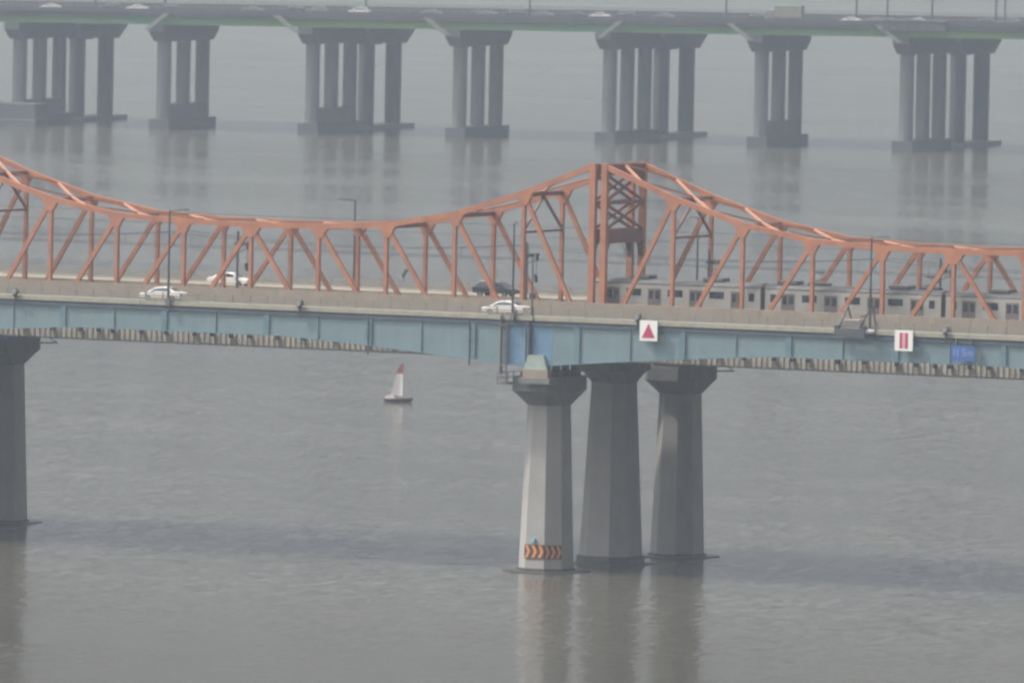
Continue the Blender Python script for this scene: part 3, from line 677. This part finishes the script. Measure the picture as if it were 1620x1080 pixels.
# ---------------------------------------------------------------- cars
def make_car(label, paint, kind, loc, rz, group=None):
    t = thing('car', label, 'car', loc, rz, group)
    if kind == 'sedan':
        L, Wd, hb, hr = 4.7, 1.8, 0.92, 1.44
        body = [(-2.35, 0.32), (-2.38, 0.62), (-2.28, 0.74), (-1.35, 0.93), (1.55, 0.98), (2.2, 0.93), (2.35, 0.8), (2.36, 0.35)]
        roof = [(-1.45, 0.925), (-0.55, 1.38), (0.0, 1.45), (0.75, 1.42), (1.75, 0.975)]
        win = [(-1.2, 0.985), (-0.5, 1.33), (0.0, 1.385), (0.7, 1.36), (1.4, 1.0)]
    else:
        L, Wd, hb, hr = 4.7, 1.88, 1.05, 1.7
        body = [(-2.3, 0.4), (-2.35, 0.75), (-2.2, 0.92), (-1.35, 1.06), (2.25, 1.1), (2.33, 0.9), (2.33, 0.42)]
        roof = [(-1.45, 1.055), (-0.75, 1.6), (0.0, 1.7), (1.6, 1.66), (2.2, 1.095)]
        win = [(-1.15, 1.12), (-0.66, 1.53), (0.0, 1.62), (1.5, 1.58), (1.9, 1.14)]
    def sect(poly, y, ins=0.0): return [(x, y, z) for x, z in poly]
    n = len(body); m = MB()
    m.prism(body, -Wd/2, Wd/2)
    b = m.obj('body', paint, t, bevel=0.07)
    k = len(roof); w0, w1 = Wd/2-0.04, Wd/2-0.24
    zmin, zmax = roof[0][1], max(z for _, z in roof)
    def wy(z): return w0 + (w1-w0)*(z-zmin)/(zmax-zmin)
    vs = [(x, -wy(z), z) for x, z in roof] + [(x, wy(z), z) for x, z in roof]
    m = MB().add(vs, [tuple(range(k)), tuple(range(2*k-1, k-1, -1))] + [(i, i+k, (i+1) % k+k, (i+1) % k) for i in range(k)])
    m.obj('cabin', paint, t, bevel=0.05)
    for s in (-1, 1):
        vv = [(x, s*(wy(z)+0.012), z) for x, z in win] + [(x, s*(wy(z)+0.002), z) for x, z in win]
        q = len(win)
        MB().add(vv, [tuple(range(q)), tuple(range(2*q-1, q-1, -1))] + [(i, i+q, (i+1) % q+q, (i+1) % q) for i in range(q)]).obj('side_window', GLASS, t)
    (xa, za), (xb, zb_) = roof[0], roof[1]
    o = Vector((-(zb_-za), 0, xb-xa)).normalized()*0.012
    def pane(xa, za, xb, zb_, o):
        f0, f1 = 0.12, 0.92
        A = (xa+(xb-xa)*f0, za+(zb_-za)*f0); B = (xa+(xb-xa)*f1, za+(zb_-za)*f1)
        vs = []
        for (x, z) in (A, B):
            for s in (-1, 1): vs.append(Vector((x, s*(wy(z)-0.1), z))+o)
        vs2 = [v-o*0.7 for v in vs]
        return MB().add(vs+vs2, [(0, 1, 3, 2), (4, 6, 7, 5), (0, 2, 6, 4), (1, 5, 7, 3), (0, 4, 5, 1), (2, 3, 7, 6)])
    pane(xa, za, xb, zb_, o).obj('windscreen', GLASS, t)
    (xa, za), (xb, zb_) = roof[-1], roof[-2]
    o = Vector((zb_-za, 0, -(xb-xa))).normalized()*0.012
    pane(xa, za, xb, zb_, o).obj('rear_window', GLASS, t)
    for x in (-1.4, 1.42):
        for s in (-1, 1):
            wh = MB().cyl((x, s*(Wd/2-0.18), 0.33), (x, s*(Wd/2+0.015), 0.33), 0.33, 0.33, 14).obj('wheel', RUBBER, t)
            MB().cyl((x, s*(Wd/2+0.016), 0.33), (x, s*(Wd/2+0.03), 0.33), 0.2, 0.2, 10).obj('rim', CARS_, wh)
    zl = 0.68 if kind == 'sedan' else 0.85
    for s in (-1, 1):
        MB().box(-2.375, -2.2, s*0.66-0.18, s*0.66+0.18, zl-0.09, zl+0.06).obj('headlight', LAMPG, t)
        MB().box(2.25, 2.375, s*0.68-0.17, s*0.68+0.17, zl, zl+0.14).obj('tail_light', CARR, t)
        MB().box(-1.05, -0.85, s*(Wd/2+0.08)-0.08, s*(Wd/2+0.08)+0.08, zl+0.3, zl+0.42).obj('mirror', paint, t)
    return t
make_car('white sedan on the near road by the lamp post above the nearest pier', CARW, 'sedan', (-4.0, -12.9, ROADZ+0.01), 0)
make_car('cream white sedan on the near road, partly behind the left lamp post', CARW, 'sedan', (-43.0, -12.9, ROADZ+0.01), 0)
make_car('white sedan on the far road seen through the left truss', CARW, 'sedan', (-51.2, 18.0, ROADZ+0.31), math.pi)
make_car('dark estate car on the far road behind the white sedan near the middle', CARD, 'suv', (-20.2, 18.0, ROADZ+0.31), math.pi)

# ---------------------------------------------------------------- sailing boat
t = thing('sailboat', 'small sailing boat with a white sail tipped red, alone on the water', 'sailboat', (-159.5, 276.6, 0), R(22))
rings = []
for x, wd, zb_, zt_ in ((-1.9, 0.35, 0.12, 0.42), (-1.2, 0.6, -0.1, 0.42), (0, 0.72, -0.18, 0.45), (1.1, 0.5, -0.08, 0.52), (1.8, 0.12, 0.15, 0.62)):
    rings.append([(x, -wd, zt_), (x, -wd*0.7, (zb_+zt_)/2-0.05), (x, 0, zb_), (x, wd*0.7, (zb_+zt_)/2-0.05), (x, wd, zt_)])
MB().loft(rings).obj('hull', HULL, t)
MB().cyl((0.55, 0, 0.3), (0.55, 0, 5.1), 0.05, 0.03).obj('mast', STEEL, t)
def sail(z0, z1, m_, nm):
    vs = []
    for z in (z0, z1):
        f = (z-0.75)/4.2; wd = 1.3*(1-f)**0.6 + 0.2
        for q, yy in ((0, 0.0), (0.33, 0.13), (0.66, 0.13), (1, 0.04)): vs.append((0.5-wd*q, yy*(1-f)+0.0, z))
    v2 = [(x, y-0.012, z) for x, y, z in vs]
    MB().add(vs+v2, [(i, i+1, i+5, i+4) for i in range(3)] + [(i+8, i+12, i+13, i+9) for i in range(3)] + [(0, 4, 12, 8), (3, 11, 15, 7), (0, 8, 9, 1), (1, 9, 10, 2), (2, 10, 11, 3), (4, 5, 13, 12), (5, 6, 14, 13), (6, 7, 15, 14)]).obj(nm, m_, t)
sail(0.75, 2.2, SAILW, 'sail'); sail(2.202, 3.6, SAILW, 'sail'); sail(3.603, 4.75, SAILR, 'sail_head')
MB().cyl((1.75, 0, 0.6), (0.56, 0, 4.9), 0.02, 0.02, 5).obj('forestay', STEEL, t)
MB().cyl((0.5, 0, 0.72), (-1.0, 0.05, 0.72), 0.035).obj('boom', STEEL, t)
MB().loft([[(-1.75, -0.3, 0.43), (-1.75, 0.3, 0.43), (-1.7, 0.2, 0.75), (-1.7, -0.2, 0.75)], [(-0.5, -0.5, 0.45), (-0.5, 0.5, 0.45), (-0.55, 0.36, 0.98), (-0.55, -0.36, 0.98)]]).obj('deck_cover', HULLP, t)

# ================================================================ FAR BRIDGE
U = Vector((0.99015681, 0.13996249, 0)); V = Vector((-0.13996249, 0.99015681, 0)); O0 = Vector((-707.0, 1261.417, 0))
FRZ = math.atan2(U.y, U.x)
GR = 0.0095
def dz(u): return GR*u
def fthing(name, label, cat, u, v, z=0, group=None):
    p_ = O0 + U*u + V*v; return thing(name, label, cat, (p_.x, p_.y, z), FRZ, group)
UA, UB = -170.0, 330.0
def far_deck(label, v0, v1, sag):
    t = fthing('far_road_deck', label, 'bridge deck', 0, 0)
    def strip(name, m_, a, b, z0, z1, ua=UA, ub=UB):
        vs = []
        for u in (ua, ub):
            for v, z in ((a, z0), (b, z0), (b, z1), (a, z1)): vs.append((u, v, z+dz(u)))
        return MB().add(vs, [(0,1,2,3),(7,6,5,4),(0,4,5,1),(1,5,6,2),(2,6,7,3),(3,7,4,0)]).obj(name, m_, t)
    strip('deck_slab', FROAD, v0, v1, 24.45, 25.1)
    for k in range(5):
        a = v0+1.1 + k*(v1-v0-2.8)/4; u = UA
        if k in (0,):
            while u < UB-1:
                strip('girder', FGREEN, a, a+0.6, 22.5+sag, 24.446, u+0.04, u+32.96-0.0); u += 33.0
        else: strip('girder', FGREEN, a, a+0.6, 22.5+sag, 24.446)
    for vv in (v0, v1-0.35):
        u = UA
        while u < UB-1:
            strip('parapet', FSLAB, vv, vv+0.35, 24.3, 25.95, u+0.03, u+32.97); u += 33.0
    for vv in (v0+0.15, v1-0.2):
        strip('handrail', STEEL, vv-0.04, vv+0.04, 26.35, 26.5)
        m = MB(); u = UA
        while u < UB:
            m.box(u-0.05, u+0.05, vv-0.05, vv+0.05, 25.95+dz(u), 26.35+dz(u)); u += 2.5
        r = m.obj('handrail_post', STEEL, t); r['kind'] = 'stuff'
    strip('median_barrier', FSLAB, (v0+v1)/2-0.15, (v0+v1)/2+0.15, 25.1, 25.9)
    return t
FD1 = far_deck('far road deck in front with a green girder along its edge', -3.0, 34.0, 0)
FD2 = far_deck('rear deck of the far bridge, carried on the pairs of thick columns', 38.0, 67.0, 0)

def far_pier(u, wall, label):
    zt = 22.45 + dz(u); zc = zt - 3.6
    t = fthing('far_pier', label, 'bridge pier', u, 0, 0, 'piers of the far bridge')
    MB().box(-2.25, 2.25, 0.2, 31.0, -2, 2.15).obj('pile_cap', FCAP, t)
    for v in (3.0, 15.5, 28.0):
        rings = []
        for z in (2.154, zc+0.1):
            rings.append([(1.55*math.cos(a), v+1.6*math.sin(a), z) for a in [2*math.pi*i/12 for i in range(12)]])
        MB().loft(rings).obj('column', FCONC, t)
    if wall: MB().box(-1.15, 1.15, 1.8, 29.5, 2.154, 5.3).obj('crash_wall', FCONC, t)
    poly = [(-2.6, zt), (-2.6, zt-1.5), (0.9, zc), (30.2, zc), (33.6, zt-1.5), (33.6, zt)]
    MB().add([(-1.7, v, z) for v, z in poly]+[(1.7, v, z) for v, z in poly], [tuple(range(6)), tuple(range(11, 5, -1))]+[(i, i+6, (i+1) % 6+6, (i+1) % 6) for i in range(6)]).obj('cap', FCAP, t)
    for v in (-1.6, 7, 15.5, 24, 32.5): MB().box(-0.9, 0.9, v-0.35, v+0.35, zt+0.003, zt+0.044).obj('bearing', FBRACE, t)
    return t
fp = [(-33.0+0.25, True, 'far pier beside the dark red barge at the left edge'), (0.25, True, 'far three column pier, second from the left, standing on a plinth'),
      (34.0, True, 'far three column pier in front of thick columns, third from the left'), (67.2, False, 'far three column pier without plinth wall, left of the tall orange portal'),
      (100.7, False, 'far three column pier straight above the tall orange portal'), (134.4, True, 'far three column pier right of the orange portal, with a plinth wall'),
      (166.4, False, 'far three column pier furthest right, in front of thick columns')]
for a in fp: far_pier(*a)
def back_pier(u, label):
    zt = 22.45 + dz(u); zc = zt - 3.9
    t = fthing('far_pier', label, 'bridge pier', u, 0, 0, 'thick piers of the rear far bridge')
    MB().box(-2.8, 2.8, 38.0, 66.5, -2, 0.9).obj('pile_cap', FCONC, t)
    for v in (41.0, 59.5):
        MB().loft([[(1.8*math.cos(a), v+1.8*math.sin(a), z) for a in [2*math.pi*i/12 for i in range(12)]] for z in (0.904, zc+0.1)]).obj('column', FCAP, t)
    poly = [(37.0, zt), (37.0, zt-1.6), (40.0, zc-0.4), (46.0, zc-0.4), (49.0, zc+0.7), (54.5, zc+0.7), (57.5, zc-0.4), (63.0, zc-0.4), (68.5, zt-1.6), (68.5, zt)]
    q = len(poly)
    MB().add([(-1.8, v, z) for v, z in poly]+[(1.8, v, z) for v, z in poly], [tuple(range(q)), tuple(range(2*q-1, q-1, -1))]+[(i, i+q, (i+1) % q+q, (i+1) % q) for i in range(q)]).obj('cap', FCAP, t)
    return t
for u, lb in ((-33.3, 'pair of thick dark columns at the far left'), (33.4, 'pair of thick dark columns above the left truss'), (100.4, 'pair of thick dark columns above the orange portal'), (166.8, 'pair of thick dark columns at the far right')):
    back_pier(u, lb + ' of the far bridge')
# pale drain chutes / brackets on the girder at each pier
for i, (u, s) in enumerate(((2.6, 1), (27.4, -1), (61.2, -1), (104.5, 1), (128.6, -1), (161.5, -1))):
    t = fthing('girder_bracket', 'pale sloping plate on the green girder above ' + ['the second far pier from left', 'the third far pier from left', 'the fourth far pier', 'the far pier over the portal', 'the far pier right of the portal', 'the last far pier at right'][i], 'bracket', u, -3.0, dz(u), 'pale plates on the far girder')
    MB().prism([(-0.5*1, 24.9), (1.0*1, 24.9), (1.0-s*4.6, 21.4), (-0.2-s*4.6, 21.4)], -0.5, -0.1).obj('plate', FBRACE, t)
t = fthing('expansion_bay', 'grey panelled bay with a pale rail on the far deck near the right edge', 'barrier', 170.0, -3.3, dz(170))
for i in range(8): MB().box(-7.4+i*1.75, -7.4+i*1.75+1.7, -0.35, 0.25, 23.9, 26.0).obj('panel', FSLAB, t)
MB().box(-7.5, 6.8, -0.5, 0.0, 26.003, 26.25).obj('pale_rail', FBRACE, t)
# barge
t = fthing('barge', 'dark red work barge moored at the left far pier', 'barge', -33.5, -5.0, 0)
MB().box(-7.5, 9.5, -5.5, 3.2, -0.6, 1.6).obj('hull', mat('slate_hull', (0.08, 0.09, 0.10), 0.7), t, bevel=0.2)
MB().box(-7.2, -1.0, -5.0, 2.8, 1.603, 5.2).obj('red_hold', REDB, t, bevel=0.15)
MB().box(-0.9, 9.2, -5.0, 2.8, 1.603, 5.0).obj('deck_house', FCAP, t, bevel=0.15)
MB().box(-5.6, -3.2, -3.0, 0.5, 5.21, 5.8).obj('hatch', REDB, t)
# far lamp posts
pm = None
for i, (u, v) in enumerate(((-13.6, -2.6), (-4.0, 15), (84.3, -2.6), (122.4, 15.5), (163.4, -2.6), (173.2, -2.6), (180.8, 20), (189.1, -2.6), (150.0, 20), (40.0, 20))):
    lb = ['leftmost far lamp post above the barge side pier', 'second thin far lamp post from left', 'far lamp post left of the portal behind dark cars', 'thick double far lamp post right of the portal', 'far lamp post above the last far pier', 'dark far lamp post on the panelled bay', 'thin far lamp post right of the panelled bay', 'far lamp post at the top right corner', 'thin far lamp post left of the last far pier', 'thin far lamp post above the left truss'][i]
    if pm is None:
        pm = fthing('far_lamp_post', lb, 'lamp post', u, v, 25.1+dz(u), 'lamp posts on the far bridge')
        MB().cyl((0, 0, 0), (0, 0, 9.5), 0.24, 0.16, 8).obj('pole', DSTEEL, pm)
        MB().beam((0, 0, 9.4), (0, 2.0, 9.7), 0.12, 0.12).obj('arm', DSTEEL, pm)
        MB().box(-0.16, 0.16, 1.6, 2.5, 9.62, 9.78).obj('lantern', STEEL, pm)
    else:
        p_ = O0 + U*u + V*v
        dup(pm, (p_.x, p_.y, 25.1+dz(u)), FRZ, lb)
# far cars
protos = {}
far_cars = [(-26, 3, 'w', 'sedan'), (-12.5, 4, 'd', 'suv'), (-7.5, 7, 'w', 'sedan'), (1.0, 4, 'd', 'suv'), (19, 6, 's', 'sedan'), (26, 13, 'd', 'suv'), (33.5, 7, 's', 'suv'), (44.0, 4, 'w', 'suv'), (58.5, 9, 's', 'sedan'),
            (68.5, 8, 'd', 'sedan'), (72.9, 3.5, 's', 'sedan'), (77.5, 8, 'd', 'suv'), (84.5, 6, 's', 'sedan'), (91.0, 9, 'd', 'sedan'), (98.0, 3.5, 'w', 'sedan'), (103.5, 4, 'd', 'suv'), (110.5, 9, 's', 'sedan'),
            (131.0, 9, 'd', 'suv'), (140.0, 6, 's', 'suv'), (153.5, 4, 'w', 'sedan'), (158.5, 5, 's', 'sedan'), (162.0, 2.5, 'd', 'sedan'), (168.5, 3, 'w', 'sedan'), (183.0, 3, 'd', 'suv'), (187.5, 7, 's', 'suv')]
cn = {'w': 'white', 's': 'silver', 'd': 'dark'}; cm = {'w': CARW, 's': CARS_, 'd': CARD}
for i, (u, v, c, k) in enumerate(far_cars):
    where = ['over the barge', 'above the barge pier', 'following near the top left corner', 'over the second far pier', 'between the second and third far piers', 'in the rear lane, third pier', 'over the third far pier', 'right of the third far pier', 'left of the fourth far pier',
             'over the fourth far pier', 'ahead of the tall car, fourth pier', 'beside the far lamp post left of the portal', 'just right of that far lamp post', 'left of the portal pier', 'over the portal pier', 'just right of the portal pier', 'between the portal and the double lamp post',
             'right of the double lamp post', 'in the middle of the right part', 'left of the last far pier', 'beside the lamp post at the last pier', 'at the lamp post foot over the last pier', 'on the panelled bay', 'right of the panelled bay', 'nearest the top right corner'][i]
    lb = '%s %s on the far bridge %s' % (cn[c], 'sedan' if k == 'sedan' else 'tall car', where)
    p_ = O0 + U*u + V*v; loc = (p_.x, p_.y, 25.11+dz(u))
    if (c, k) not in protos: protos[(c, k)] = make_car(lb, cm[c], k, loc, FRZ, 'cars on the far bridge')
    else: dup(protos[(c, k)], loc, FRZ, lb)
t = fthing('truck', 'pale box truck on the far bridge right of the portal', 'truck', 139.5, 4.0, 25.11+dz(139.5))
MB().box(-2.6, 3.4, -1.15, 1.15, 0.9, 3.6).obj('cargo_box', mat('cream_paint', (0.25, 0.25, 0.19), 0.6), t, bevel=0.05)
MB().box(-4.4, -2.7, -1.05, 1.05, 0.5, 2.6).obj('cab', FBRACE, t, bevel=0.15); MB().box(-4.43, -4.39, -0.9, 0.9, 1.5, 2.3).obj('windscreen', GLASS, t)
for x in (-3.5, 0.6, 2.2):
    for s in (-1, 1): MB().cyl((x, s*0.85, 0.48), (x, s*1.1, 0.48), 0.48, 0.48, 12).obj('wheel', RUBBER, t)
